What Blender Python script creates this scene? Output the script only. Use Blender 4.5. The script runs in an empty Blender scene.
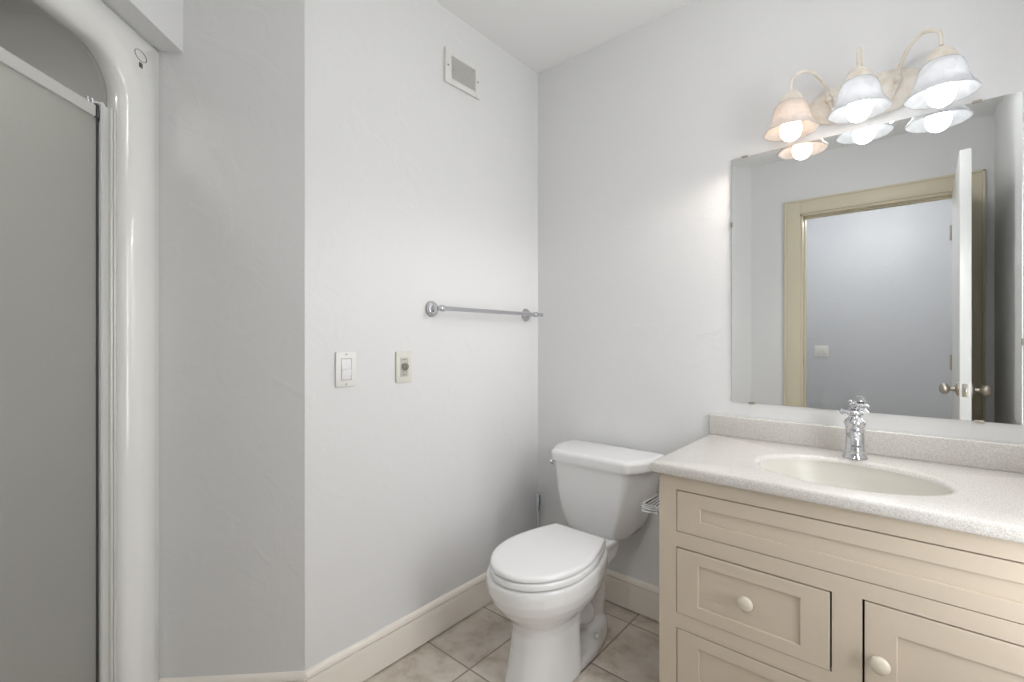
import bpy, bmesh, math, random
from mathutils import Vector, Matrix
random.seed(4)
C = bpy.context.scene.collection
SC = bpy.context.scene
PI = math.pi

# ------------------------------------------------------------------ camera
CAMX, D, CAMZ = 1.390, 1.811, 1.1356          # camera x, back wall y, camera height
H = 2.44
cam_data = bpy.data.cameras.new('camera')
cam_data.lens = 464.8 / 1024 * 36
cam_data.sensor_width = 36
cam_data.shift_y = -1.0 / 1024
cam_data.clip_start = 0.02
cam = bpy.data.objects.new('camera', cam_data)
C.objects.link(cam)
cam.location = (CAMX, 0, CAMZ)
cam.rotation_euler = (PI / 2, 0, math.atan2(.6522, .7580))
SC.camera = cam

# ------------------------------------------------------------------ world, exposure, lights
w = bpy.data.worlds.new('world'); SC.world = w
w.use_nodes = True
w.node_tree.nodes['Background'].inputs[0].default_value = (.9, .95, 1, 1)
w.node_tree.nodes['Background'].inputs[1].default_value = 0.3
SC.view_settings.view_transform = 'Standard'
SC.view_settings.look = 'None'
SC.view_settings.gamma = 1
SC.view_settings.use_curve_mapping = False
SC.view_settings.exposure = 0.16

def lamp(name, kind, loc, power, color, rot=(0, 0, 0), size=.1, size_y=None, spot=None, blend=.5, spread=None):
    l = bpy.data.lights.new(name, kind)
    l.energy = power; l.color = color
    if kind == 'AREA':
        l.shape = 'DISK' if size_y is None else 'RECTANGLE'
        l.size = size
        if size_y: l.size_y = size_y
        if spread: l.spread = spread
    else:
        l.shadow_soft_size = size
    if spot:
        l.spot_size = spot; l.spot_blend = blend
    o = bpy.data.objects.new(name, l); C.objects.link(o)
    o.location = loc; o.rotation_euler = rot
    return o

CEIL_FILL = (1.28, .84)                       # added fill globe above the picture (its glowing globe is built below)
HALL_FILL = (1.15, -.90)  # added hall globe, an unseen source of fill light
WY0, WY1, WZ0, WZ1 = .88, 1.25, .45, 1.75      # window added for fill light in the right wall, outside the picture
lamp('window_fill_light', 'AREA', (1.87, (WY0+WY1)/2, (WZ0+WZ1)/2), 11.5, (.955, .975, 1), rot=(0, math.radians(90), 0), size=WZ1-WZ0, size_y=WY1-WY0)  # fill light shining in through the added window
SHADES = [(1.097, 1.705), (1.271, 1.705), (1.450, 1.705)]
SHADE_DZ = (.002, .010, -.004)
for i, (x, y) in enumerate(SHADES):            # light leaving the mouth of each shade
    lamp('vanity_bulb_light', 'SPOT', (x, y, 1.7682+SHADE_DZ[i]), (2.6, 5.2, 5.2)[i], ((1, .84, .70), (.98, .99, 1), (.98, .99, 1))[i],
         size=0, spot=math.radians(178), blend=.3)

# ------------------------------------------------------------------ mesh helpers
def place(name, bm, mat, parent=None, smooth=True, angle=35, recalc=True):
    if recalc: bmesh.ops.recalc_face_normals(bm, faces=bm.faces)
    me = bpy.data.meshes.new(name); bm.to_mesh(me); bm.free()
    if mat: me.materials.append(mat)
    if smooth:
        for p in me.polygons: p.use_smooth = True
        me.set_sharp_from_angle(angle=math.radians(angle))
    o = bpy.data.objects.new(name, me); C.objects.link(o)
    if parent: o.parent = parent
    return o

def thing(name, label, cat, loc=(0, 0, 0), rotz=0, group=None):
    o = bpy.data.objects.new(name, None); C.objects.link(o)
    o.empty_display_size = .05
    o.location = loc; o.rotation_euler = (0, 0, rotz)
    o['label'] = label; o['category'] = cat
    if group: o['group'] = group
    return o

def struct(name, bm, mat, label=None, cat=None, **k):
    o = place(name, bm, mat, **k); o['kind'] = 'structure'
    if label: o['label'] = label
    if cat: o['category'] = cat
    return o

def box(bm, x0, x1, y0, y1, z0, z1, bev=0, seg=2, M=None):
    vs = [bm.verts.new(p) for p in ((x0,y0,z0),(x1,y0,z0),(x1,y1,z0),(x0,y1,z0),(x0,y0,z1),(x1,y0,z1),(x1,y1,z1),(x0,y1,z1))]
    fs = [bm.faces.new([vs[i] for i in f]) for f in ((3,2,1,0),(4,5,6,7),(0,1,5,4),(1,2,6,5),(2,3,7,6),(3,0,4,7))]
    if bev:
        es = list({e for f in fs for e in f.edges})
        r = bmesh.ops.bevel(bm, geom=es, offset=bev, segments=seg, profile=.5, affect='EDGES')
        if M:
            bmesh.ops.transform(bm, matrix=M, verts=list({v for f in r['faces'] for v in f.verts} | {v for v in vs if v.is_valid}))
    elif M:
        bmesh.ops.transform(bm, matrix=M, verts=vs)

def rings(bm, R, close=False, cap0=False, cap1=False):
    """loft closed rings of equal length"""
    V = [[bm.verts.new(p) for p in r] for r in R]
    n = len(V[0])
    for a, b in zip(V, V[1:]):
        for i in range(n):
            bm.faces.new((a[i], a[(i+1) % n], b[(i+1) % n], b[i]))
    if cap0: bm.faces.new(V[0][::-1])
    if cap1: bm.faces.new(V[-1])
    return V

def lathe(bm, prof, M=None, n=32, cap=True):
    """prof: (radius, height) about local z"""
    M = M or Matrix()
    R = [[M @ Vector((max(r, 1e-4)*math.cos(2*PI*i/n), max(r, 1e-4)*math.sin(2*PI*i/n), z)) for i in range(n)] for r, z in prof]
    rings(bm, R, cap0=cap, cap1=cap)

def axisM(loc, d):
    return Matrix.Translation(loc) @ Vector(d).to_track_quat('Z', 'Y').to_matrix().to_4x4()

def tube(bm, pts, rad, n=14, cap=True):
    pts = [Vector(p) for p in pts]
    rad = rad if isinstance(rad, (list, tuple)) else [rad]*len(pts)
    T = []
    for i in range(len(pts)):
        a = pts[max(i-1, 0)]; b = pts[min(i+1, len(pts)-1)]
        T.append((b-a).normalized())
    up = Vector((0, 0, 1)) if abs(T[0].z) < .9 else Vector((1, 0, 0))
    nrm = (up - T[0]*up.dot(T[0])).normalized()
    R = []
    for p, t, r in zip(pts, T, rad):
        nrm = (nrm - t*nrm.dot(t)).normalized()
        bn = t.cross(nrm)
        R.append([p + (nrm*math.cos(2*PI*k/n) + bn*math.sin(2*PI*k/n))*r for k in range(n)])
    rings(bm, R, cap0=cap, cap1=cap)

def spline(P, k=10):
    """Catmull-Rom through points"""
    P = [Vector(p) for p in P]; Q = [P[0]*2-P[1]] + P + [P[-1]*2-P[-2]]
    out = []
    for i in range(1, len(Q)-2):
        for j in range(k):
            t = j/k
            out.append(.5*((2*Q[i]) + (Q[i+1]-Q[i-1])*t + (2*Q[i-1]-5*Q[i]+4*Q[i+1]-Q[i+2])*t*t + (3*Q[i]-Q[i-1]-3*Q[i+1]+Q[i+2])*t**3))
    out.append(P[-1])
    return out

# ------------------------------------------------------------------ materials
def s2l(c):
    return tuple((v/255/12.92 if v/255 <= .04045 else ((v/255+.055)/1.055)**2.4) for v in c) + (1,)

def mat(name, col, rough=.5, metal=0, coat=0, bump=None, noise=None, spec=None, **kw):
    m = bpy.data.materials.new(name); m.use_nodes = True
    nt = m.node_tree; b = nt.nodes['Principled BSDF']
    b.inputs['Base Color'].default_value = s2l(col)
    b.inputs['Roughness'].default_value = rough
    b.inputs['Metallic'].default_value = metal
    b.inputs['Coat Weight'].default_value = coat
    b.inputs['Coat Roughness'].default_value = .06
    if spec is not None: b.inputs['Specular IOR Level'].default_value = spec
    tc = nt.nodes.new('ShaderNodeTexCoord')
    if noise:                                   # (scale, other colour, detail[, lo, hi])
        n = nt.nodes.new('ShaderNodeTexNoise'); n.inputs['Scale'].default_value = noise[0]; n.inputs['Detail'].default_value = noise[2]
        r = nt.nodes.new('ShaderNodeValToRGB')
        lo, hi = (noise[3], noise[4]) if len(noise) > 4 else (.35, .65)
        r.color_ramp.elements[0].position = lo; r.color_ramp.elements[0].color = s2l(col)
        r.color_ramp.elements[1].position = hi; r.color_ramp.elements[1].color = s2l(noise[1])
        nt.links.new(tc.outputs['Object'], n.inputs['Vector'])
        nt.links.new(n.outputs['Fac'], r.inputs['Fac']); nt.links.new(r.outputs['Color'], b.inputs['Base Color'])
    if bump:                                    # (scale, strength, detail)
        n = nt.nodes.new('ShaderNodeTexNoise'); n.inputs['Scale'].default_value = bump[0]; n.inputs['Detail'].default_value = bump[2]
        bp = nt.nodes.new('ShaderNodeBump'); bp.inputs['Strength'].default_value = bump[1]; bp.inputs['Distance'].default_value = .002
        nt.links.new(tc.outputs['Object'], n.inputs['Vector'])
        nt.links.new(n.outputs['Fac'], bp.inputs['Height']); nt.links.new(bp.outputs['Normal'], b.inputs['Normal'])
    return m

def wall_paint(name, col):
    """painted plaster with faint skip-trowel marks"""
    m = mat(name, col, rough=.42, spec=.3)
    nt = m.node_tree; b = nt.nodes['Principled BSDF']
    tc = nt.nodes.new('ShaderNodeTexCoord')
    a = nt.nodes.new('ShaderNodeTexNoise'); a.inputs['Scale'].default_value = 9; a.inputs['Detail'].default_value = 5; a.inputs['Distortion'].default_value = .8
    r = nt.nodes.new('ShaderNodeMapRange'); r.inputs['From Min'].default_value = .52; r.inputs['From Max'].default_value = .68
    c = nt.nodes.new('ShaderNodeTexNoise'); c.inputs['Scale'].default_value = 60; c.inputs['Detail'].default_value = 3
    ad = nt.nodes.new('ShaderNodeMath'); ad.operation = 'MULTIPLY_ADD'; ad.inputs[1].default_value = .25
    bp = nt.nodes.new('ShaderNodeBump'); bp.inputs['Strength'].default_value = .22; bp.inputs['Distance'].default_value = .003
    nt.links.new(tc.outputs['Object'], a.inputs['Vector']); nt.links.new(tc.outputs['Object'], c.inputs['Vector'])
    nt.links.new(a.outputs['Fac'], r.inputs['Value']); nt.links.new(c.outputs['Fac'], ad.inputs[0]); nt.links.new(r.outputs['Result'], ad.inputs[2])
    nt.links.new(ad.outputs[0], bp.inputs['Height']); nt.links.new(bp.outputs['Normal'], b.inputs['Normal'])
    return m

M_WALL = wall_paint('wall_paint', (229, 229, 229))
M_CEIL = mat('ceiling_paint', (244, 244, 243), .7, bump=(40, .1, 3))
M_TRIM = mat('cream_trim_paint', (243, 236, 226), .35, spec=.4)
M_TRIMTOP = mat('cream_cap_paint', (243, 236, 226), .35, spec=.4)
M_CASE = mat('door_casing_paint', (217, 208, 184), .35, spec=.4)
M_DOOR = mat('door_paint', (226, 226, 224), .3)
M_CAB = mat('taupe_cabinet_paint', (201, 188, 170), .42, bump=(30, .04, 2), spec=.35)
M_KNOB = mat('cream_knob_paint', (214, 205, 188), .3)
M_DARK = mat('gap_shade', (28, 24, 20), .8)  # near-black that stands for the shade inside gaps
M_PORC = mat('white_porcelain', (236, 236, 236), .12, coat=.5)
M_SEAT = mat('white_plastic_seat', (238, 238, 238), .18, coat=.2)
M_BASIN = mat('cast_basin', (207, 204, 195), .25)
M_CHROME = mat('chrome', (206, 207, 210), .08, 1)
M_ALU = mat('bright_aluminium', (205, 206, 206), .28, 1)
M_ALUD = mat('satin_white_aluminium', (212, 212, 208), .3, .1)
M_NICKEL = mat('satin_nickel', (184, 177, 165), .3, 1)
M_PLATE = mat('white_switch_plastic', (233, 232, 228), .3)
M_PLATE2 = mat('ivory_timer_plastic', (222, 220, 210), .35)
M_PRINT = mat('grey_print', (120, 118, 112), .6)
M_ACRY = mat('white_acrylic', (240, 240, 237), .16, coat=.35)
M_VENT = mat('vent_enamel', (228, 227, 222), .4)
M_BEIGE = mat('antique_cream_metal', (238, 232, 222), .45, noise=(45, (219, 207, 188), 5, .4, .75), bump=(60, .1, 3))
M_BRUSH = mat('grey_blue_plastic', (196, 203, 210), .2, coat=.3)
M_RUBBER = mat('dark_gasket', (62, 62, 60), .5)

def counter_mat():
    m = mat('speckled_cultured_stone', (236, 233, 227), .22, coat=.15)
    nt = m.node_tree; b = nt.nodes['Principled BSDF']; tc = nt.nodes.new('ShaderNodeTexCoord')
    n = nt.nodes.new('ShaderNodeTexNoise'); n.inputs['Scale'].default_value = 520; n.inputs['Detail'].default_value = 2
    r = nt.nodes.new('ShaderNodeValToRGB')
    e = r.color_ramp.elements
    e[0].position = .34; e[0].color = s2l((186, 180, 171)); e[1].position = .64; e[1].color = s2l((217, 215, 212))
    q = e.new(.48); q.color = s2l((205, 201, 195))
    nt.links.new(tc.outputs['Object'], n.inputs['Vector']); nt.links.new(n.outputs['Fac'], r.inputs['Fac']); nt.links.new(r.outputs['Color'], b.inputs['Base Color'])
    return m
M_COUNTER = counter_mat()

def tile_mat():
    m = bpy.data.materials.new('beige_floor_tile'); m.use_nodes = True
    nt = m.node_tree; N = nt.nodes; L = nt.links; b = N['Principled BSDF']; b.inputs['Roughness'].default_value = .42
    tc = N.new('ShaderNodeTexCoord'); mp = N.new('ShaderNodeMapping'); mp.inputs['Location'].default_value = (-.233+.6, -1.12+3.0, 0)
    L.new(tc.outputs['Object'], mp.inputs['Vector'])
    br = N.new('ShaderNodeTexBrick'); br.offset = 0; br.squash = 1
    br.inputs['Scale'].default_value = 1; br.inputs['Brick Width'].default_value = .3; br.inputs['Row Height'].default_value = .3
    br.inputs['Mortar Size'].default_value = .0036; br.inputs['Mortar Smooth'].default_value = .3
    br.inputs['Color1'].default_value = (0, 0, 0, 1); br.inputs['Color2'].default_value = (1, 1, 1, 1); br.inputs['Bias'].default_value = 0
    L.new(mp.outputs[0], br.inputs['Vector'])
    n1 = N.new('ShaderNodeTexNoise'); n1.inputs['Scale'].default_value = 11; n1.inputs['Detail'].default_value = 9; n1.inputs['Roughness'].default_value = .68; n1.inputs['Distortion'].default_value = .15
    L.new(tc.outputs['Object'], n1.inputs['Vector'])
    r1 = N.new('ShaderNodeValToRGB'); e = r1.color_ramp.elements
    e[0].position = .36; e[0].color = s2l((196, 183, 167)); e[1].position = .66; e[1].color = s2l((230, 222, 211))
    q = e.new(.5); q.color = s2l((217, 207, 194))
    L.new(n1.outputs['Fac'], r1.inputs['Fac'])
    hs = N.new('ShaderNodeMix'); hs.data_type = 'RGBA'; hs.blend_type = 'MULTIPLY'; hs.inputs['Factor'].default_value = .12
    L.new(r1.outputs['Color'], hs.inputs[6]); L.new(br.outputs['Color'], hs.inputs[7])
    mx = N.new('ShaderNodeMix'); mx.data_type = 'RGBA'
    L.new(br.outputs['Fac'], mx.inputs['Factor']); L.new(hs.outputs[2], mx.inputs[6]); mx.inputs[7].default_value = s2l((158, 141, 124))
    L.new(mx.outputs[2], b.inputs['Base Color'])
    inv = N.new('ShaderNodeMath'); inv.operation = 'SUBTRACT'; inv.inputs[0].default_value = 1; L.new(br.outputs['Fac'], inv.inputs[1])
    bp = N.new('ShaderNodeBump'); bp.inputs['Strength'].default_value = .5; bp.inputs['Distance'].default_value = .002
    L.new(inv.outputs[0], bp.inputs['Height']); L.new(bp.outputs['Normal'], b.inputs['Normal'])
    return m
M_TILE = tile_mat()

def mirror_mat():
    m = bpy.data.materials.new('mirror_silver'); m.use_nodes = True
    b = m.node_tree.nodes['Principled BSDF']; b.inputs['Metallic'].default_value = 1; b.inputs['Roughness'].default_value = 0
    b.inputs['Base Color'].default_value = (.86, .875, .87, 1)
    return m
M_MIRROR = mirror_mat()

def shade_mat(name, col):
    """frosted marbled glass: mostly diffuse, lets some light through"""
    m = bpy.data.materials.new(name); m.use_nodes = True
    nt = m.node_tree; N = nt.nodes; L = nt.links; out = N['Material Output']; N.remove(N['Principled BSDF'])
    tc = N.new('ShaderNodeTexCoord'); n = N.new('ShaderNodeTexNoise'); n.inputs['Scale'].default_value = 22; n.inputs['Detail'].default_value = 4; n.inputs['Distortion'].default_value = 1.5
    r = N.new('ShaderNodeValToRGB'); r.color_ramp.elements[0].position = .4; r.color_ramp.elements[0].color = s2l(tuple(v-12 for v in col)); r.color_ramp.elements[1].position = .62; r.color_ramp.elements[1].color = s2l(col)
    d = N.new('ShaderNodeBsdfDiffuse'); t = N.new('ShaderNodeBsdfTranslucent'); g = N.new('ShaderNodeBsdfGlossy'); g.inputs['Roughness'].default_value = .25
    a = N.new('ShaderNodeMixShader'); a.inputs[0].default_value = .70
    c = N.new('ShaderNodeMixShader'); fr = N.new('ShaderNodeFresnel'); fr.inputs['IOR'].default_value = 1.4
    L.new(tc.outputs['Object'], n.inputs['Vector']); L.new(n.outputs['Fac'], r.inputs['Fac']); L.new(r.outputs['Color'], d.inputs['Color']); L.new(r.outputs['Color'], t.inputs['Color'])
    L.new(d.outputs[0], a.inputs[1]); L.new(t.outputs[0], a.inputs[2]); L.new(fr.outputs[0], c.inputs[0]); L.new(a.outputs[0], c.inputs[1]); L.new(g.outputs[0], c.inputs[2])
    L.new(c.outputs[0], out.inputs['Surface'])
    return m
M_SHADE = shade_mat('frosted_white_glass', (240, 241, 243))

def emit_mat(name, col, s):
    m = bpy.data.materials.new(name); m.use_nodes = True
    b = m.node_tree.nodes['Principled BSDF']
    b.inputs['Base Color'].default_value = (.8, .8, .8, 1)
    b.inputs['Emission Color'].default_value = col; b.inputs['Emission Strength'].default_value = s
    return m
M_BULB = emit_mat('lit_bulb_white', (1, 1, 1, 1), 5)
M_BULBW = emit_mat('lit_bulb_warm', (1, .66, .42, 1), 6)
M_FILL = emit_mat('fill_globe_glow', (.98, .985, 1, 1), 21)  # glow of the added bathroom fill globe
M_FILLH = emit_mat('fill_globe_hall_glow', (.98, .98, .985, 1), 70)  # glow of the added hall fill globe

def frosted_mat():
    m = bpy.data.materials.new('obscure_shower_glass'); m.use_nodes = True
    nt = m.node_tree; N = nt.nodes; L = nt.links; out = N['Material Output']; N.remove(N['Principled BSDF'])
    tc = N.new('ShaderNodeTexCoord'); n = N.new('ShaderNodeTexNoise'); n.inputs['Scale'].default_value = 120; n.inputs['Detail'].default_value = 2
    bp = N.new('ShaderNodeBump'); bp.inputs['Strength'].default_value = .25; bp.inputs['Distance'].default_value = .002
    L.new(tc.outputs['Object'], n.inputs['Vector']); L.new(n.outputs['Fac'], bp.inputs['Height'])
    d = N.new('ShaderNodeBsdfDiffuse'); d.inputs['Color'].default_value = s2l((204, 204, 199))
    t = N.new('ShaderNodeBsdfTranslucent'); t.inputs['Color'].default_value = s2l((240, 240, 236))
    g = N.new('ShaderNodeBsdfGlossy'); g.inputs['Roughness'].default_value = .45
    a = N.new('ShaderNodeMixShader'); a.inputs[0].default_value = .62
    c = N.new('ShaderNodeMixShader'); c.inputs[0].default_value = .05
    for q in (d, t, g): L.new(bp.outputs['Normal'], q.inputs['Normal'])
    L.new(d.outputs[0], a.inputs[1]); L.new(t.outputs[0], a.inputs[2]); L.new(a.outputs[0], c.inputs[1]); L.new(g.outputs[0], c.inputs[2]); L.new(c.outputs[0], out.inputs['Surface'])
    return m
M_FROST = frosted_mat()

# ------------------------------------------------------------------ room shell
R2 = 2**-.5
E1 = Vector((R2, R2)); E2 = Vector((-R2, R2))
def rw(a, b, z):                                # shower frame (a right, b forward, from below the camera) -> world
    p = Vector((CAMX, 0)) + E1*a + E2*b
    return Vector((p.x, p.y, z))
SH = Matrix(((R2, -R2, 0, CAMX), (R2, R2, 0, 0), (0, 0, 1, 0), (0, 0, 0, 1)))   # same as a matrix: (a, b, z) -> world
XR = 1.75                                       # right wall
YF = -.23                                       # wall with the doorway
FA = -.933                                      # front plane of the shower unit
SA = FA + .064                                  # soffit plane above it
B1 = 1.447                                      # far side of the shower unit

def sbox(bm, a0, a1, b0, b1, z0, z1, bev=0): box(bm, a0, a1, b0, b1, z0, z1, bev, M=SH)

bm = bmesh.new(); box(bm, -1.9, 2.8, -2.0, 2.0, -.12, 0); struct('floor', bm, M_TILE, smooth=False)
bm = bmesh.new(); box(bm, -1.9, 2.8, -2.0, 2.0, H, H+.1); struct('ceiling', bm, M_CEIL, smooth=False)
bm = bmesh.new(); box(bm, -.12, XR+.1, D, D+.12, 0, H); struct('wall_back', bm, M_WALL, smooth=False)
bm = bmesh.new()
def prism(bm, pts, z0, z1):
    a = [bm.verts.new((x, y, z0)) for x, y in pts]; b = [bm.verts.new((x, y, z1)) for x, y in pts]
    n = len(pts)
    for i in range(n): bm.faces.new((a[i], a[(i+1) % n], b[(i+1) % n], b[i]))
    bm.faces.new(a[::-1]); bm.faces.new(b)
K = (0, .656)                                   # outside corner between left and diagonal wall
dl = rw(FA-.02, (Vector(K)-Vector((CAMX, 0))).dot(E2), 0)
prism(bm, [K, (0, D), (-.12, D), (-.12, K[1]+.05)], 0, H); struct('wall_left', bm, M_WALL, smooth=False)
bK = (Vector(K)-Vector((CAMX, 0))).dot(E2); aK = (Vector(K)-Vector((CAMX, 0))).dot(E1)
bm = bmesh.new(); sbox(bm, FA-.02, aK-.0005, bK, bK+.1, 0, H)
struct('wall_diagonal', bm, M_WALL, smooth=False)
bm = bmesh.new()
sbox(bm, SA-.064, SA, .73, bK, 1.987, H)          # soffit over the shower
struct('wall_soffit', bm, M_WALL, smooth=False)
bm = bmesh.new(); pe = rw(FA+.12, .728, 0); q = rw(FA-.02, .728, 0); q2 = rw(FA-.02, .63, 0)
prism(bm, [(.47, YF), (pe.x, pe.y), (q.x, q.y), (q2.x, q2.y)], 0, H)
struct('wall_shower', bm, M_WALL, smooth=False)
bm = bmesh.new(); box(bm, XR, XR+.1, YF-.12, WY0, 0, H); box(bm, XR, XR+.1, WY1, D, 0, H); box(bm, XR, XR+.1, WY0, WY1, 0, WZ0); box(bm, XR, XR+.1, WY0, WY1, WZ1, H)
struct('wall_right', bm, M_WALL, smooth=False)
bm = bmesh.new()
for y0, y1, z0, z1 in ((WY0, WY0+.03, WZ0, WZ1), (WY1-.03, WY1, WZ0, WZ1), (WY0+.03, WY1-.03, WZ0, WZ0+.03), (WY0+.03, WY1-.03, WZ1-.03, WZ1), (WY0+.03, WY1-.03, (WZ0+WZ1)/2-.015, (WZ0+WZ1)/2+.015)):
    box(bm, XR+.045, XR+.085, y0, y1, z0, z1)
wf = struct('fill_window_1', bm, M_DOOR, smooth=False)  # unseen window, added to let fill light in
def pane_mat():
    m = bpy.data.materials.new('fill_window_glass'); m.use_nodes = True
    N = m.node_tree.nodes; L = m.node_tree.links; out = N['Material Output']; N.remove(N['Principled BSDF'])
    a = N.new('ShaderNodeBsdfTransparent'); g = N.new('ShaderNodeBsdfGlossy'); g.inputs['Roughness'].default_value = .02; x = N.new('ShaderNodeMixShader'); x.inputs[0].default_value = .05
    L.new(a.outputs[0], x.inputs[1]); L.new(g.outputs[0], x.inputs[2]); L.new(x.outputs[0], out.inputs['Surface'])
    return m
bm = bmesh.new(); box(bm, XR+.062, XR+.066, WY0+.028, WY1-.028, WZ0+.028, WZ1-.028); place('pane', bm, pane_mat(), wf, smooth=False)

DX0, DX1, DZ = .79, 1.615, 2.027                # door opening
bm = bmesh.new()
box(bm, .285, DX0, YF-.12, YF, 0, H); box(bm, DX1, XR, YF-.12, YF, 0, H); box(bm, DX0, DX1, YF-.12, YF, DZ, H)
struct('wall_front', bm, M_WALL, smooth=False)
M_HALL = wall_paint('hall_wall_paint', (204, 206, 210))
bm = bmesh.new(); box(bm, .2, 2.8, -2.0, -1.9, 0, H); struct('wall_hall', bm, M_HALL, smooth=False)
bm = bmesh.new(); box(bm, .30, .38, -1.9, -.351, 0, H); struct('wall_hall_left', bm, M_HALL, smooth=False)
bm = bmesh.new(); box(bm, 2.7, 2.8, -1.9, -.35, 0, H); struct('wall_hall_right', bm, M_HALL, smooth=False)
bm = bmesh.new(); box(bm, XR+.1, 2.7, -.35, -.25, 0, H); struct('wall_hall_side', bm, M_HALL, smooth=False)

# baseboards: flat board, groove, rounded cap
def baseboard(name, p0, p1, nrm, capmat=M_TRIMTOP):
    p0 = Vector(p0); p1 = Vector(p1); n = Vector(nrm).normalized()
    prof = [(0, .006), (.014, .006), (.014, .1125), (.0085, .1135), (.0085, .1160), (.014, .1175), (.0135, .124), (.010, .131), (.006, .135), (0, .1365)]
    bm = bmesh.new()
    A = [bm.verts.new((p0.x+n.x*o, p0.y+n.y*o, z)) for o, z in prof]; B = [bm.verts.new((p1.x+n.x*o, p1.y+n.y*o, z)) for o, z in prof]
    for i in range(len(prof)): 
        j = (i+1) % len(prof); bm.faces.new((A[i], A[j], B[j], B[i]))
    bm.faces.new(A); bm.faces.new(B[::-1])
    o = struct(name, bm, M_TRIM, angle=50)
    return o
g = .014*math.tan(math.radians(22.5))
baseboard('baseboard_left', (0, K[1]-g*.0), (0, D), (1, 0))
baseboard('baseboard_back', (0, D), (.842, D), (0, -1))
dg = Vector((R2, -R2)); c0 = Vector(K)+E1*.006
c1 = rw(FA, bK, 0)
baseboard('baseboard_diagonal', (c0.x, c0.y), (c1.x, c1.y), (dg.x, dg.y))
baseboard('baseboard_hall', (.38, -1.9), (2.7, -1.9), (0, 1))

# door casing, jamb, open door with knobs (seen in the mirror)
bm = bmesh.new()
def casing(bm, x0, x1, z0, z1, y0=YF, s=1):
    box(bm, x0, x1, min(y0, y0+s*.016), max(y0, y0+s*.016), z0, z1, .003)
CW = .098
for s, y0 in ((1, YF), (-1, YF-.12)):
    casing(bm, DX0-CW, DX0, 0, DZ+CW, y0, s); casing(bm, DX1, DX1+CW, 0, DZ+CW, y0, s); casing(bm, DX0, DX1, DZ, DZ+CW, y0, s)
    yb = (y0+s*.016, y0+s*.024)
    box(bm, DX0-CW, DX0-CW+.014, min(yb), max(yb), 0, DZ+CW, .003); box(bm, DX1+CW-.014, DX1+CW, min(yb), max(yb), 0, DZ+CW, .003); box(bm, DX0-CW, DX1+CW, min(yb), max(yb), DZ+CW-.014, DZ+CW, .003)
struct('trim_1', bm, M_CASE)
bm = bmesh.new()
box(bm, DX0-.001, DX0+.014, YF-.12, YF+.004, 0, DZ, .001); box(bm, DX1-.014, DX1+.001, YF-.12, YF+.004, 0, DZ, .001); box(bm, DX0, DX1, YF-.12, YF+.004, DZ-.014, DZ+.001, .001)
box(bm, DX0+.014, DX0+.024, YF-.085, YF-.045, 0, DZ-.014, .001); box(bm, DX0+.014, DX1-.014, YF-.085, YF-.045, DZ-.024, DZ-.014, .001)
jb = struct('trim_2', bm, M_CASE)
bm = bmesh.new(); box(bm, DX0+.0135, DX0+.0155, YF-.042, YF-.012, .955, 1.025, .0005); place('strike_plate', bm, M_NICKEL, jb)

DH = Vector((1.572, YF-.0, 0)); ang = math.atan2(.84, -.014)
DM = Matrix.Translation(DH) @ Matrix.Rotation(ang-PI/2, 4, 'Z')  # local y runs hinge -> latch, x = thickness
door = bpy.data.objects.new('door_1', None); C.objects.link(door); door['kind'] = 'structure'
door.matrix_world = DM
bm = bmesh.new(); box(bm, 0, .040, .012, .84, .012, DZ-.008, .002); place('door_slab', bm, M_DOOR, door)
KZ = .902
for s in (-1, 1):
    bm = bmesh.new()
    x = 0 if s < 0 else .040
    lathe(bm, [(.0, -.001), (.033, -.001), (.034, .003), (.030, .008), (.018, .011), (.011, .014), (.0095, .028), (.012, .032), (.022, .038), (.0265, .046), (.0275, .053), (.024, .062), (.014, .068), (0, .069)],
          axisM((x, .78, KZ), (s, 0, 0)), 32)
    place('door_knob', bm, M_NICKEL, door, angle=60)
bm = bmesh.new(); box(bm, .008, .032, .8385, .8415, KZ-.030, KZ+.030, .0005)
place('latch_plate', bm, M_NICKEL, door)
bm = bmesh.new(); box(bm, .015, .025, .840, .851, KZ-.009, KZ+.009, .002); place('latch', bm, M_CHROME, door)
for z in (.25, 1.0, 1.78):
    bm = bmesh.new(); lathe(bm, [(.006, z-.045), (.006, z+.045)], Matrix.Translation((-.004, .004, 0)), 12); place('hinge', bm, M_NICKEL, door)

# double light switch on the hall wall (mirror view) and added fill globes
t = thing('double_light_switch', 'white double light switch plate on the hall wall, seen in the mirror', 'light switch', (.710, -1.9, 1.025))
bm = bmesh.new(); box(bm, -.058, .058, 0, .006, -.057, .057, .003); place('plate', bm, M_PLATE, t)
for x in (-.023, .023):
    bm = bmesh.new(); box(bm, x-.0165, x+.0165, .003, .010, -.033, .033, .002); place('rocker', bm, M_VENT, t)
for (x, y), lab, gm in ((CEIL_FILL, 'added opal globe fill lamp over the bathroom floor, out of view', M_FILL), (HALL_FILL, 'added opal globe fill lamp in the hall, out of view', M_FILLH)):
    t = thing('added_fill_lamp', lab, 'added fill light', (x, y, H))
    bm = bmesh.new(); lathe(bm, [(0, 0), (.075, 0), (.078, -.010), (.060, -.024), (.030, -.034), (.016, -.045), (.016, -.088), (.048, -.096), (.048, -.112), (0, -.112)], None, 48); place('rim', bm, M_CHROME, t)
    bm = bmesh.new(); lathe(bm, [(.0465, -.110)] + [(.088*math.sin(q_), -.185+.088*math.cos(q_)) for q_ in [math.radians(32+148*k/14) for k in range(15)]], None, 28); place('fill_globe', bm, gm, t)

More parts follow.
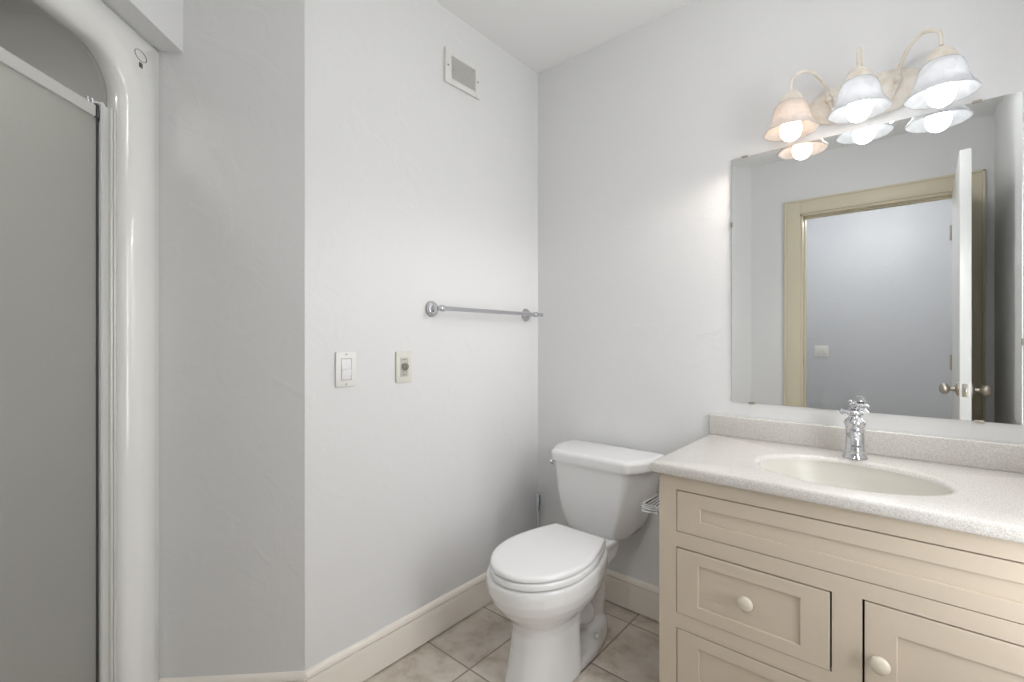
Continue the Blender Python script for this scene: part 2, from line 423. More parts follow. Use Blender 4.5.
# ------------------------------------------------------------------ shower: one-piece surround
def offs(path, d):
    """offset an open polyline (b, z) inwards to the opening"""
    out = []
    for i, p in enumerate(path):
        a = Vector(path[max(i-1, 0)]); c = Vector(path[min(i+1, len(path)-1)])
        t = (c-a).normalized(); n = Vector((-t.y, t.x))
        q = Vector(p)+n*d
        out.append(q)
    return out
OB0, OB1, OT, OR = .82, 1.368, 1.929, .141
path = []
N1 = 8
for i in range(N1): path.append((OB1, .10+(OT-OR-.10)*i/N1))
for i in range(13):
    t = PI/2*i/12; path.append((OB1-OR+OR*math.cos(t), OT-OR+OR*math.sin(t)))
for i in range(1, 8): path.append((OB1-OR+(OB0+OR-OB1+OR)*i/8, OT))
for i in range(13):
    t = PI/2+PI/2*i/12; path.append((OB0+OR+OR*math.cos(t), OT-OR+OR*math.sin(t)))
for i in range(1, N1+1): path.append((OB0, OT-OR-(OT-OR-.10)*i/N1))
outer = []
UB0, UB1, UT = .731, B1-.001, 1.984
for i, (b, z) in enumerate(path):
    if i <= N1: outer.append((UB1, z if i < N1 else z))
    elif i < N1+6: outer.append((UB1, z+(UT-z)*((i-N1)/6)))
    elif i == N1+6: outer.append((UB1, UT))
    elif i <= N1+12: outer.append((UB1-(UB1-b)*(i-N1-6)/6, UT))
    elif i < N1+12+8: outer.append((b, UT))
    else:
        j = i-(N1+12+8)
        if j < 6: outer.append((b+(UB0-b)*j/6, UT))
        elif j == 6: outer.append((UB0, UT))
        elif j <= 12: outer.append((UB0, UT-(UT-z)*(j-6)/6))
        else: outer.append((UB0, z))
bm = bmesh.new()
RR = .042
layers = [[(FA-.03, b, z) for b, z in outer], [(FA-.004, b, z) for b, z in outer],
          [(FA, b+(-.004 if b > 1 else .004)*(1 if i <= N1+12 or True else 0), z-.004*(z > UT-.01)) for i, (b, z) in enumerate(outer)]]
lay2 = offs(path, -.008)
layers.append([(FA, q.x, q.y) for q in lay2])
for k in range(0, 7):
    t = PI/2*k/6
    t = math.radians(24)+t*66/90; pp = offs(path, RR*(math.sin(t)-.4067)/.5933) if k else [Vector(p) for p in path]
    layers.append([(FA-.0003-.033*(.9135-math.cos(t))/.9135, q.x, q.y) for q in pp])
pin = offs(path, RR)
layers.append([(-.990, q.x, q.y) for q in pin])
pin2 = offs(path, RR-.008); layers.append([(-.997, q.x, q.y) for q in pin2])
V = [[bm.verts.new(SH @ Vector(p)) for p in l] for l in layers]
for A, B in zip(V, V[1:]):
    for i in range(len(A)-1): bm.faces.new((A[i], A[i+1], B[i+1], B[i]))
# interior shell: walls, dome ceiling, back
ext = offs(path, -.02)
l3 = [bm.verts.new(SH @ Vector((-1.05, q.x, q.y))) for q in ext]
for i in range(len(l3)-1): bm.faces.new((V[-1][i], V[-1][i+1], l3[i+1], l3[i]))
l4 = [bm.verts.new(SH @ Vector((-1.72, q.x, q.y))) for q in ext]
for i in range(len(l3)-1): bm.faces.new((l3[i], l3[i+1], l4[i+1], l4[i]))
bm.faces.new(l4)
# threshold and pan
sbox(bm, -1.05, FA, UB0, UB1, 0, .10, .012)
sbox(bm, -1.72, -1.04, OB0-.02, OB1+.02, .01, .05)
surround = thing('shower_stall', 'glossy white one-piece shower surround with rounded arch opening at far left', 'shower')
place('surround', bm, M_ACRY, surround, angle=60, recalc=True)
# maker's oval badge and dark screw cap on the flange
bc, zc = 1.366, 1.9255
bm = bmesh.new()
MB_ = SH @ Matrix(((0, 0, 1, FA), (1, 0, 0, bc), (0, 1, 0, zc), (0, 0, 0, 1)))
MB_ = MB_ @ Matrix.Diagonal((1, .62, 1, 1))
lathe(bm, [(.0235, -.001), (.0235, .0012), (.0220, .0016), (.0212, .0006), (.0212, -.001)], MB_, 40, cap=False)
bd = place('badge', bm, mat('badge_grey', (140, 139, 134), .3), surround); bd['label'] = 'small oval grey outline emblem'
bm = bmesh.new(); 
box(bm, FA-.001, FA+.0022, 1.360, 1.372, 1.893, 1.906, .001, M=SH)
s = place('badge_mark', bm, mat('badge_dark', (92, 90, 86), .4), surround); s['label'] = 'tiny dark mark below the emblem'

q = rw(-1.17, .93, 1.9455)
t = thing('shower_fill_lamp', 'small round fill lamp added in the shower dome, out of view', 'added fill light', (q.x, q.y, q.z))
bm = bmesh.new(); lathe(bm, [(.050, 0), (.062, 0), (.062, -.004), (.050, -.006), (.047, -.002)], None, 32, cap=False); place('trim_ring', bm, M_CHROME, t)
bm = bmesh.new(); lathe(bm, [(0, -.0015), (.048, -.0015), (.046, -.005), (0, -.009)], None, 32); place('lens', bm, emit_mat('fill_lens_glow', (1, .97, .93, 1), 34), t)  # glowing lens added to brighten the stall interior

# ------------------------------------------------------------------ shower door
sd = thing('shower_door', 'obscure grey glass shower door in bright aluminium frame inside the stall', 'shower door')
JR = OB1-RR
bm = bmesh.new()                               # fluted wall jamb
JA = -.966
prof = [(0, JA-.03), (0, JA), (.006, JA+.002), (.009, JA), (.010, JA-.006), (.013, JA-.006), (.014, JA+.001), (.018, JA+.002), (.021, JA), (.022, JA-.005), (.040, JA-.005), (.041, JA+.001), (.050, JA+.003), (.053, JA), (.054, JA-.008), (.060, JA-.010), (.060, JA-.03)]
for z in (0,):
    A = [bm.verts.new(SH @ Vector((a, JR-.0005-o, .10))) for o, a in prof]; B = [bm.verts.new(SH @ Vector((a, JR-.0005-o, 1.748))) for o, a in prof]
    for i in range(len(prof)-1): bm.faces.new((A[i], A[i+1], B[i+1], B[i]))
    bm.faces.new((A[0], B[0], B[-1], A[-1])); bm.faces.new(A[::-1]); bm.faces.new(B)
place('jamb', bm, M_ALUD, sd, angle=30)
bm = bmesh.new(); box(bm, -.978, -.9665, JR-.0665, JR-.0620, .10, 1.724, .001, M=SH); place('strike_gasket', bm, M_RUBBER, sd)
bm = bmesh.new(); box(bm, -.976, -.9625, JR-.0620, JR-.0570, .10, 1.742, .0015, M=SH); place('edge_strip', bm, M_CHROME, sd)
bm = bmesh.new(); HA = -.962
box(bm, HA-.018, HA, OB0+RR+.001, JR-.073, 1.701, 1.731, .003, M=SH); place('header_rail', bm, M_ALUD, sd)
bm = bmesh.new()
box(bm, HA-.014, HA+.002, JR-.0735, JR-.063, 1.701, 1.723, .002, M=SH); box(bm, HA-.010, HA-.002, JR-.072, JR-.058, 1.723, 1.736, .002, M=SH)
place('corner_bracket', bm, M_RUBBER, sd)
bm = bmesh.new()
lathe(bm, [(0, 0), (.004, 0), (.004, .016), (0, .017)], SH @ Matrix.Translation((HA-.008, JR-.076, 1.730)), 12)
lathe(bm, [(0, 0), (.004, 0), (.004, .014), (0, .015)], SH @ Matrix.Translation((HA-.008, JR-.089, 1.730)), 12)
place('clip', bm, M_CHROME, sd)
bm = bmesh.new(); box(bm, HA-.012, HA-.006, OB0+RR+.004, JR-.0660, .12, 1.702, .001, M=SH); place('glass_panel', bm, M_FROST, sd)
bm = bmesh.new(); box(bm, HA-.018, HA, OB0+RR+.001, JR-.0705, .10, .125, .003, M=SH); place('bottom_rail', bm, M_ALUD, sd)

# ------------------------------------------------------------------ vent grille high on the left wall
t = thing('vent_grille', 'square white fan vent grille high on the left wall', 'vent', (0, 1.301, 2.215))
bm = bmesh.new()
def framex(bm, x0, x1, y0, y1, z0, z1, a0, a1, c0, c1, bev=.0015):
    box(bm, x0, x1, y0, a0, z0, z1, bev); box(bm, x0, x1, a1, y1, z0, z1, bev)
    box(bm, x0, x1, a0, a1, z0, c0, bev); box(bm, x0, x1, a0, a1, c1, z1, bev)
framex(bm, .0005, .012, -.096, .096, -.067, .067, -.065, .068, -.045, .045)
place('frame', bm, M_VENT, t)
bm = bmesh.new(); box(bm, .0005, .003, -.067, .070, -.047, .047); place('backing', bm, mat('vent_shadow', (96, 95, 91), .8), t)
bm = bmesh.new()
for i in range(15):
    z = -.042+i*.006
    box(bm, .003, .010, -.066, .069, z-.0009, z+.0009)
for i in range(22):
    y = -.062+i*.006
    box(bm, .004, .009, y-.0006, y+.0006, -.046, .046)
place('grid', bm, M_VENT, t, smooth=False)
for y in (-.083, .082):
    bm = bmesh.new(); lathe(bm, [(0, 0), (.0035, 0), (.003, .0015), (0, .002)], axisM((.012, y, 0), (1, 0, 0)), 12); place('screw', bm, M_PRINT, t)

# ------------------------------------------------------------------ towel bar
t = thing('towel_bar', 'chrome towel bar with round stepped flanges on the left wall', 'towel bar', (0, 1.43, 1.254))
YA, YB = -.286, .283
for y in (YA, YB):
    bm = bmesh.new()
    lathe(bm, [(0, .0005), (.030, .0005), (.031, .004), (.027, .009), (.0255, .009), (.0245, .013), (.019, .016), (.017, .016), (.015, .020), (.009, .026), (.0075, .034), (.0085, .046), (.010, .052), (.0, .053)],
          axisM((0, y, 0), (1, 0, 0)), 36)
    fl = place('flange', bm, M_CHROME, t, angle=50)
    bm = bmesh.new()
    lathe(bm, [(0, -.016), (.004, -.016), (.0105, -.012), (.0125, -.004), (.0125, .004), (.0105, .012), (.004, .016), (0, .016)], axisM((.062, y, 0), (0, 1, 0)), 24)
    place('socket', bm, M_CHROME, fl, angle=60)
bm = bmesh.new(); lathe(bm, [(0, 0), (.0085, 0), (.0085, .57), (0, .57)], axisM((.062, YA, 0), (0, 1, 0)), 24)
place('bar', bm, M_CHROME, t)
bm = bmesh.new()
lathe(bm, [(0, 0), (.0075, 0), (.0075, .022), (.0095, .026), (.0095, .032), (.005, .038), (0, .039)], axisM((.062, YB+.014, 0), (0, 1, 0)), 24)
place('finial', bm, M_CHROME, t)

# ------------------------------------------------------------------ wall switch + fan timer
t = thing('light_switch', 'white rocker light switch plate on the left wall, beside the wall corner', 'light switch', (0, .789, 1.041))
bm = bmesh.new(); box(bm, 0.0005, .006, -.0365, .0365, -.0565, .0565, .003); place('plate', bm, M_PLATE, t)
bm = bmesh.new()
MR = Matrix.Rotation(math.radians(5), 4, 'Y')
box(bm, .001, .0075, -.0165, .0165, 0.0, .033, .001, M=Matrix.Rotation(math.radians(-3), 4, 'Y')); box(bm, .001, .0095, -.0165, .0165, -.033, 0, .001, M=MR)
place('rocker', bm, M_SEAT, t)
bm = bmesh.new(); framex(bm, .0045, .0064, -.0185, .0185, -.0355, .0355, -.0168, .0168, -.0335, .0335, 0); place('surround_line', bm, mat('switch_gap_grey', (176, 175, 171), .5), t)
for z in (-.048, .048):
    bm = bmesh.new(); lathe(bm, [(0, 0), (.003, 0), (.0025, .0012), (0, .0014)], axisM((.006, 0, z), (1, 0, 0)), 12); place('screw', bm, M_NICKEL, t)
t = thing('fan_timer', 'ivory dial timer plate on the left wall, under the towel bar', 'timer switch', (0, 1.014, 1.0385))
bm = bmesh.new(); box(bm, 0.0005, .007, -.034, .034, -.055, .055, .003); place('plate', bm, M_PLATE2, t)
bm = bmesh.new(); box(bm, .004, .0085, -.0165, .0165, -.034, .034, .001); place('dial_plate', bm, mat('dial_plate_grey', (205, 203, 195), .35, noise=(300, (150, 148, 140), 2, .5, .7)), t)
bm = bmesh.new(); lathe(bm, [(0, 0), (.0125, 0), (.0120, .010), (.010, .013), (0, .013)], axisM((.0085, 0, .002), (1, 0, 0)), 28); box(bm, .018, .026, -.002, .002, -.009, .013, .001)
place('dial_knob', bm, mat('knob_ring_grey', (150, 147, 138), .4), t)
bm = bmesh.new()
for k in range(11):
    a = math.radians(-60+k*30)
    y = .0145*math.sin(a); z = .0155*math.cos(a)+.002
    if abs(y) < .0158: box(bm, .0083, .0089, y-.0006, y+.0006, z-.0014, z+.0014)
box(bm, .0083, .0089, -.008, .008, -.029, -.027); box(bm, .0083, .0089, -.006, .006, .026, .028)
place('dial_marks', bm, M_PRINT, t, smooth=False)

# ------------------------------------------------------------------ vanity cabinet
CX0, CX1, CF = .837, 1.738, 1.295
CZ = .754
cab = thing('vanity_cabinet', 'taupe painted vanity cabinet with inset drawers and door under the counter', 'cabinet', (0, 0, 0))
F = [('false', .887, 1.675, .597, .715), ('drawer', .887, 1.250, .369, .5545), ('drawer', .887, 1.250, .141, .327), ('door', 1.306, 1.675, .141, .558)]
bm = bmesh.new()
FT = .020
# face frame by cells around the openings
xs = [CX0, .887, 1.250, 1.306, 1.675, CX1]; zs = [.09, .141, .327, .369, .5545, .558, .597, .715, CZ]
def inside(x, z): return any(a < x < b and c < z < d for _, a, b, c, d in F)
for z0, z1 in zip(zs, zs[1:]):
    run = None
    for x0, x1 in zip(xs, xs[1:]):
        if not inside((x0+x1)/2, (z0+z1)/2):
            if run is None: run = [x0, x1]
            else: run[1] = x1
        elif run: box(bm, run[0], run[1], CF, CF+FT, z0, z1); run = None
    if run: box(bm, run[0], run[1], CF, CF+FT, z0, z1)
bmesh.ops.remove_doubles(bm, verts=bm.verts, dist=.0001)
place('face_frame', bm, M_CAB, cab, smooth=False, recalc=False)
bm = bmesh.new()
box(bm, CX0, CX0+.018, CF+FT, D-.001, .0, CZ); box(bm, CX1-.018, CX1, CF+FT, D-.001, 0, CZ); box(bm, CX0+.018, CX1-.018, CF+FT, D-.001, .09, .108)
box(bm, CX0+.018, CX1-.018, D-.016, D-.001, .108, CZ)
place('carcass', bm, M_CAB, cab, smooth=False)
bm = bmesh.new(); box(bm, CX0+.018, CX1-.018, CF+.07, CF+.085, 0, .09); place('toe_kick', bm, M_CAB, cab, smooth=False)
bm = bmesh.new(); box(bm, CX0+.02, CX1-.02, CF+.024, CF+.028, .11, CZ-.002); place('gap_shade_panel', bm, M_DARK, cab, smooth=False)  # dark sheet standing in for shade behind drawers and door

def panel(x0, x1, z0, z1, name, gap, m=(.063, .042), yoff=0):
    l, r, b, tt = gap
    x0 += l; x1 -= r; z0 += b; z1 -= tt
    y0 = CF+yoff; mx, mz = m
    bm = bmesh.new()
    R = []
    def rect(i, j, y): return [(x0+i, y, z0+j), (x1-i, y, z0+j), (x1-i, y, z1-j), (x0+i, y, z1-j)]
    R = [rect(0, 0, y0+.019), rect(0, 0, y0+.001), rect(.001, .001, y0), rect(mx-.001, mz-.001, y0), rect(mx, mz, y0+.0010), rect(mx, mz, y0+.0050)]
    rings(bm, R, cap0=True, cap1=True)
    return place(name, bm, M_CAB, cab, smooth=False)
def knob(px, pz, parent):
    bm = bmesh.new()
    lathe(bm, [(0, 0), (.009, 0), (.008, .003), (.0075, .007), (.013, .010), (.0178, .0135), (.0190, .0170), (.0178, .0205), (.012, .0235), (0, .025)], axisM((px, CF+.0040 if parent.name.startswith('drawer') else CF-.0005, pz), (0, -1, 0)), 32)
    place('knob', bm, M_KNOB, parent, angle=60)
panel(.887, 1.675, .597, .715, 'false_drawer_front', (.0015, .002, .0015, .003), (.064, .038))
d1 = panel(.887, 1.250, .369, .5545, 'drawer', (.0012, .0042, .0008, .0038), (.059, .034), -.001); knob(1.068, .464, d1)
d2 = panel(.887, 1.250, .141, .327, 'drawer', (.0020, .0025, .0015, .0030), (.060, .034)); knob(1.0665, .232, d2)
d3 = panel(1.306, 1.675, .141, .558, 'door', (.0042, .002, .002, .0036), (.056, .056)); knob(1.337, .433, d3)

# ------------------------------------------------------------------ countertop with integral oval basin
CT = .787
ct = thing('countertop', 'speckled white cultured stone vanity top with integral oval basin', 'countertop', (0, 0, 0))
X0, X1, Y0, Y1 = .818, XR-.001, 1.274, D-.0005
SX, SY, AX, AY = 1.2565, 1.510, .211, .164      # basin ellipse
per = []
def seg(p, q, n):
    for i in range(n): per.append((p[0]+(q[0]-p[0])*i/n, p[1]+(q[1]-p[1])*i/n))
seg((X0, Y0), (X1, Y0), 40); seg((X1, Y0), (X1, Y1), 24); seg((X1, Y1), (X0, Y1), 40); seg((X0, Y1), (X0, Y0), 24)
def inset(d, z):
    out = []
    for x, y in per:
        out.append((X0+d+(x-X0)*(X1-X0-2*d)/(X1-X0), Y0+d+(y-Y0)*(Y1-Y0-2*d)/(Y1-Y0), z))
    return out
def ell(s, z, add=0):
    out = []
    for x, y in per:
        a = math.atan2((y-SY)/(.26), (x-SX)/.47)
        out.append((SX+(AX*s+add)*math.cos(a), SY+(AY*s+add)*math.sin(a), z))
    return out
bm = bmesh.new()
rings(bm, [ell(1, CT-.0135, -.0085), ell(1, CT-.008, -.006), ell(1, CT-.0035, -.002), ell(1, CT-.001, .003), ell(1, CT, .010), inset(.009, CT), inset(.004, CT-.0015), inset(.001, CT-.005), inset(0, CT-.009), inset(0, CT-.024), inset(.002, CT-.029), inset(.008, CT-.0325), ell(1.12, CT-.0325), ell(1, CT-.0325, -.006)])
place('slab', bm, M_COUNTER, ct, angle=50)
bm = bmesh.new()
rings(bm, [ell(1, CT-.013, -.0080), ell(.95, CT-.020), ell(.92, CT-.035), ell(.87, CT-.065), ell(.78, CT-.095), ell(.62, CT-.118), ell(.42, CT-.131), ell(.2, CT-.137), ell(.09, CT-.139)], cap1=True)
bs = place('basin', bm, M_BASIN, ct, angle=70); bs['label'] = 'plain cream oval basin'
bm = bmesh.new(); lathe(bm, [(0, 0), (.021, 0), (.022, .002), (.018, .003), (.016, .001), (0, .0015)], Matrix.Translation((SX, SY, CT-.1385)), 28); place('drain', bm, M_CHROME, ct)
bm = bmesh.new(); box(bm, X0, X1, 1.789, D-.0005, CT-.001, .860, .004, 3); place('backsplash', bm, M_COUNTER, ct)

# ------------------------------------------------------------------ faucet: column body with ring, lever on top, spout towards the basin
fx, fy = 1.262, 1.705
t = thing('faucet', 'chrome single-lever column faucet on the vanity top, behind the basin', 'faucet', (fx, fy, CT), 0)
t.scale = (1, 1, .965)
bm = bmesh.new(); lathe(bm, [(0, .0005), (.0305, .0005), (.0308, .004), (.0285, .007), (.0280, .010), (.0255, .014), (.0240, .018), (0, .019)], None, 40); place('base', bm, M_CHROME, t, angle=60)
bm = bmesh.new(); lathe(bm, [(0, .016), (.0240, .016), (.0236, .020), (.0248, .022), (.0248, .025), (.0234, .027), (.0226, .075), (.0226, .084), (.0240, .086), (.0240, .090), (.0228, .093), (.0245, .100), (.0275, .106), (.0275, .110), (.0232, .117), (.017, .122), (.0145, .127), (.015, .130), (0, .131)], None, 40)
place('body', bm, M_CHROME, t, angle=60)
bm = bmesh.new(); P = spline([(-.002, -.016, .070), (.002, -.032, .078), (.005, -.050, .078), (.008, -.066, .068), (.009, -.076, .050)], 8)
tube(bm, P, [.0145-.0025*i/(len(P)-1) for i in range(len(P))], 20); place('spout', bm, M_CHROME, t, angle=60)
bm = bmesh.new(); lathe(bm, [(0, .129), (.013, .129), (.020, .132), (.0235, .137), (.022, .142), (.013, .147), (.010, .149), (.015, .151), (.0155, .154), (.010, .157), (0, .158)], None, 32)
P = spline([(-.006, -.008, .138), (-.018, -.020, .142), (-.032, -.032, .143)], 6)
tube(bm, P, [.006]*(len(P)-3)+[.0080, .009, .005], 14)
P = spline([(.004, 0, .156), (.005, -.002, .163), (-.002, -.008, .167), (-.011, -.014, .165)], 5); tube(bm, P, .0038, 10)
place('lever_handle', bm, M_CHROME, t, angle=60)

# ------------------------------------------------------------------ mirror with beveled edge and clips
MX0, MX1, MZ0, MZ1 = .893, 1.611, .912, 1.792
mr = thing('mirror', 'large rectangular wall mirror above the vanity, its clear edges showing no frame, reflecting the doorway', 'mirror', (0, D, 0))
bm = bmesh.new(); yb = -.0005; yf = -.006; yf0 = -.0058; bw = .014
def mrect(i, y): return [(MX0+i, y, MZ0+i), (MX1-i, y, MZ0+i), (MX1-i, y, MZ1-i), (MX0+i, y, MZ1-i)]
rings(bm, [mrect(0, yb), mrect(0, yf0), mrect(bw, yf-.0), ], cap0=True, cap1=True)
place('mirror_glass', bm, M_MIRROR, mr, smooth=False)
for (x, z, hz) in ((.936, MZ1, 1), (1.526, MZ1, 1), (.960, MZ0, 1), (1.53, MZ0, 1), (MX0, 1.555, 0), (MX1, 1.13, 0)):
    bm = bmesh.new()
    if hz:
        s = 1 if z == MZ1 else -1
        box(bm, x-.010, x+.010, -.009, -.0005, z-.003 if s > 0 else z-.004, z+.004 if s > 0 else z+.003, .001)
    else: box(bm, x-.003, x+.003, -.009, -.0005, z-.010, z+.010, .001)
    place('clip', bm, M_NICKEL, mr)

# ------------------------------------------------------------------ three-light vanity fixture
t = thing('vanity_light', 'three-arm scrolled vanity light with frosted bell glass shades above the mirror', 'wall light', (0, 0, 0))
bm = bmesh.new(); PX, PZ, PW, PH = 1.281, 1.887, .153, .063
def oval(k, y, n=56):
    out = []
    for i in range(n):
        a = 2*PI*i/n; c, s = math.cos(a), math.sin(a)
        out.append((PX+(PW-k)*math.copysign(abs(c)**.85, c), y, PZ+(PH-k)*math.copysign(abs(s)**.85, s)))
    return out
rings(bm, [oval(0, D-.0005), oval(0, D-.010), oval(.004, D-.014), oval(.010, D-.015), oval(.013, D-.019), oval(.030, D-.022)], cap0=True, cap1=True)
place('backplate', bm, M_BEIGE, t, angle=50)
KP = [1.189, 1.273, 1.358]
for i, (x, y) in enumerate(SHADES):
    kx = KP[i]; yk = D-.030
    dx = x-kx
    tail = (kx-dx*.32, D-.034, 1.822)
    sg = (1 if i == 2 else -1 if i == 0 else 0)
    pts = [tail, (kx-dx*.20, D-.032, 1.850), (kx-dx*.05, D-.030, 1.882), (kx+.0, yk, 1.903), (kx+dx*.06, yk-.006, 1.940), (kx+dx*.30, yk-.028, 1.976), (kx+dx*.62, yk-.055, 1.990), (kx+dx*.92, y+.006, 1.975), (x, y, 1.950), (x, y, 1.930)]
    if i == 1: pts = [(kx, D-.034, 1.822), (kx, D-.032, 1.85), (kx, D-.030, 1.882), (kx, yk, 1.903), (kx, yk-.008, 1.945), (kx, yk-.028, 1.986), (kx, yk-.055, 2.003), (x, y+.008, 1.994), (x, y, 1.962), (x, y, 1.930)]
    P = spline(pts, 6)
    bm = bmesh.new(); n = len(P); tube(bm, P, [.0028+.0024*min(1, k/(n*.3)) for k in range(n)], 12)
    arm = place('arm', bm, M_BEIGE, t, angle=60)
    bm = bmesh.new(); lathe(bm, [(0, -.011), (.006, -.010), (.0105, -.004), (.011, .001), (.009, .007), (.004, .010), (0, .011)], axisM((kx, yk, 1.903), (0, -1, 0)), 20); place('knob', bm, M_BEIGE, arm, angle=70)
    bm = bmesh.new(); lathe(bm, [(0, 1.930), (.006, 1.930), (.012, 1.927), (.022, 1.920), (.030, 1.908), (.0350, 1.893), (.0350, 1.884), (.031, 1.879), (0, 1.879)], Matrix.Translation((x, y, SHADE_DZ[i])), 36)
    place('socket_cap', bm, M_BEIGE, t, angle=60)
    # bell shade: wavy flared lip
    prof = [(.0285, 1.905), (.038, 1.901), (.0450, 1.892), (.0495, 1.878), (.0525, 1.864), (.0550, 1.850), (.0585, 1.836), (.0640, 1.823), (.0705, 1.812), (.0755, 1.804), (.0770, 1.800)]
    inn = [(r-.0028, z-.001) for r, z in prof[::-1]]
    bm = bmesh.new(); N = 48; R = []
    for r, z in prof+[(.0765, 1.7985)]+inn:
        z = 1.800+(z-1.800)*.87+SHADE_DZ[i]
        f = max(0, (r-.055)/.0235)
        R.append([(x+(r+.0012*f*math.cos(8*2*PI*k/N))*math.cos(2*PI*k/N), y+(r+.0012*f*math.cos(8*2*PI*k/N))*math.sin(2*PI*k/N), z) for k in range(N)])
    rings(bm, R)
    sh = place('glass_shade', bm, M_SHADE, t, angle=80)
    bm = bmesh.new(); zc = 1.803+SHADE_DZ[i]
    pr = [(0, .074), (.012, .074), (.013, .058), (.017, .044), (.0255, .027), (.0305, .008), (.0305, -.004), (.0268, -.017), (.0195, -.027), (.010, -.0325), (0, -.034)]
    lathe(bm, [(r, zc+z) for r, z in pr], Matrix.Translation((x, y, 0)), 32)
    bl = place('bulb', bm, M_BULBW if i == 0 else M_BULB, t, angle=80)
    if i == 0: bl['label'] = 'warm amber bulb'

# ------------------------------------------------------------------ toilet
TX, TW = .445, 1.790
toilet = thing('toilet', 'white two-piece elongated toilet between the left wall and the vanity', 'toilet', (0, 0, 0))
def egg(cx, yf, yb, hw, z, ym=None, ef=1.0, eb=.8, n=56, back_w=None):
    """closed outline; front (low y) rounded, back squarer"""
    ym = ym if ym is not None else (yf+yb)/2
    out = []
    for i in range(n):
        a = 2*PI*i/n; c, s = math.cos(a), math.sin(a)
        if s < 0:
            x = hw*math.copysign(abs(c)**ef, c); y = ym+(ym-yf)*s
        else:
            x = hw*math.copysign(abs(c)**eb, c); y = ym+(yb-ym)*math.copysign(abs(s)**eb, s)
        out.append((cx+x, y, z))
    return out
bm = bmesh.new()
# bowl and front pedestal
lv = [(.000, 1.118, 1.38, .104, 1.28, .85, .35), (.012, 1.116, 1.38, .105, 1.28, .85, .35), (.06, 1.128, 1.375, .100, 1.28, .85, .3), (.13, 1.142, 1.37, .096, 1.28, .85, .3),
      (.19, 1.146, 1.375, .096, 1.28, .9, .4), (.225, 1.134, 1.41, .105, 1.28, .95, .6), (.250, 1.108, 1.45, .124, 1.275, 1, .75), (.275, 1.082, 1.505, .143, 1.27, 1, .8), (.305, 1.060, 1.535, .1585, 1.26, 1, .82),
      (.335, 1.047, 1.550, .166, 1.255, 1, .84), (.365, 1.043, 1.555, .167, 1.255, 1, .85), (.380, 1.045, 1.555, .165, 1.255, 1, .85), (.385, 1.051, 1.550, .160, 1.255, 1, .85)]
rings(bm, [egg(TX-max(0, .010-.04*z), yf, yb, hw, z, ym, ef, eb) for z, yf, yb, hw, ym, ef, eb in lv], cap0=True, cap1=True)
# rear deck under the tank
lv = [(.20, 1.36, 1.58, .045), (.25, 1.38, 1.62, .060), (.30, 1.40, 1.68, .080), (.34, 1.42, 1.70, .082), (.362, 1.43, 1.71, .088), (.370, 1.43, 1.71, .087)]
rings(bm, [egg(TX, yf, yb, hw, z, None, .55, .5) for z, yf, yb, hw in lv], cap0=True, cap1=True)
# trapway: arch of tube rising behind the bowl and falling to the floor
P = spline([(TX, 1.34, .12), (TX, 1.41, .15), (TX, 1.47, .20), (TX, 1.52, .215), (TX, 1.56, .18), (TX, 1.56, .12), (TX, 1.56, .03)], 8)
n_ = len(P); tube(bm, P, [.054+.004*math.sin(PI*i/(n_-1)) for i in range(n_)], 24)
P = spline([(TX, 1.45, .18), (TX, 1.49, .14), (TX, 1.50, .07)], 6); tube(bm, P, .050, 24)
P = spline([(TX-.01, 1.44, .140), (TX+.046, 1.448, .150)], 5); tube(bm, P, .040, 24)
lathe(bm, [(.040*math.sin(PI*k/12), -.040*math.cos(PI*k/12)) for k in range(13)], axisM((TX+.044, 1.448, .150), (1, 0, 0)), 24)
# foot with raised bolt pad
R = []
def foot(z, k): return egg(TX, 1.20, 1.64-k, .091-k, z, 1.42, .6, 1.0)
rings(bm, [foot(0, 0), foot(.022, 0), foot(.030, .003), foot(.034, .010)], cap0=True, cap1=True)
rings(bm, [egg(TX, 1.38, 1.635, .088, .02, 1.48, .7, 1), egg(TX, 1.41, 1.630, .084, .05, 1.50, .8, 1), egg(TX, 1.44, 1.62, .078, .078, 1.52, .9, 1), egg(TX, 1.48, 1.60, .062, .092, 1.54, .9, 1), egg(TX, 1.50, 1.58, .045, .096, 1.54, .9, 1)], cap0=True, cap1=True)
bowl = place('bowl', bm, M_PORC, toilet, angle=80)
md = bowl.modifiers.new('remesh', 'REMESH'); md.mode = 'VOXEL'; md.voxel_size = .0048; md.use_smooth_shade = True
md = bowl.modifiers.new('smooth', 'SMOOTH'); md.factor = .6; md.iterations = 7
bm = bmesh.new(); lathe(bm, [(0, 0), (.010, 0), (.011, .003), (.009, .010), (.004, .014), (0, .015)], axisM((TX+.076, 1.475, .062), (1, -.1, .5)), 20); place('bolt_cap', bm, M_PORC, toilet)

def lid_outline(z, k, yb=1.475, yf=1.045, hw=.157, n=64):
    """egg with a straight, narrower back edge"""
    out = []; ym = 1.255; hb = .106
    yf_, yb_, hw_, hb_ = yf+k, yb-k, hw-k, hb-k*.6
    # front half
    pts = []
    for i in range(33):
        a = PI*i/32
        pts.append((hw_*math.cos(a), ym-(ym-yf_)*math.sin(a)))
    # left side back (curve to back edge) then back edge, then right side
    L = []
    for i in range(1, 13):
        t = i/12
        x = -(hw_+(hb_-hw_)*(t**1.9)); y = ym+(yb_-ym)*t
        L.append((x, y))
    pts += L
    for i in range(1, 8): pts.append((-hb_+2*hb_*i/8, yb_))
    pts += [(-x, y) for x, y in L[::-1]]
    return [(TX+.010+x, y, z) for x, y in pts]
bm = bmesh.new(); rings(bm, [lid_outline(.3905, .004), lid_outline(.392, .001), lid_outline(.407, 0), lid_outline(.4105, .003)], cap0=True, cap1=True)
place('seat', bm, M_SEAT, toilet, angle=50)
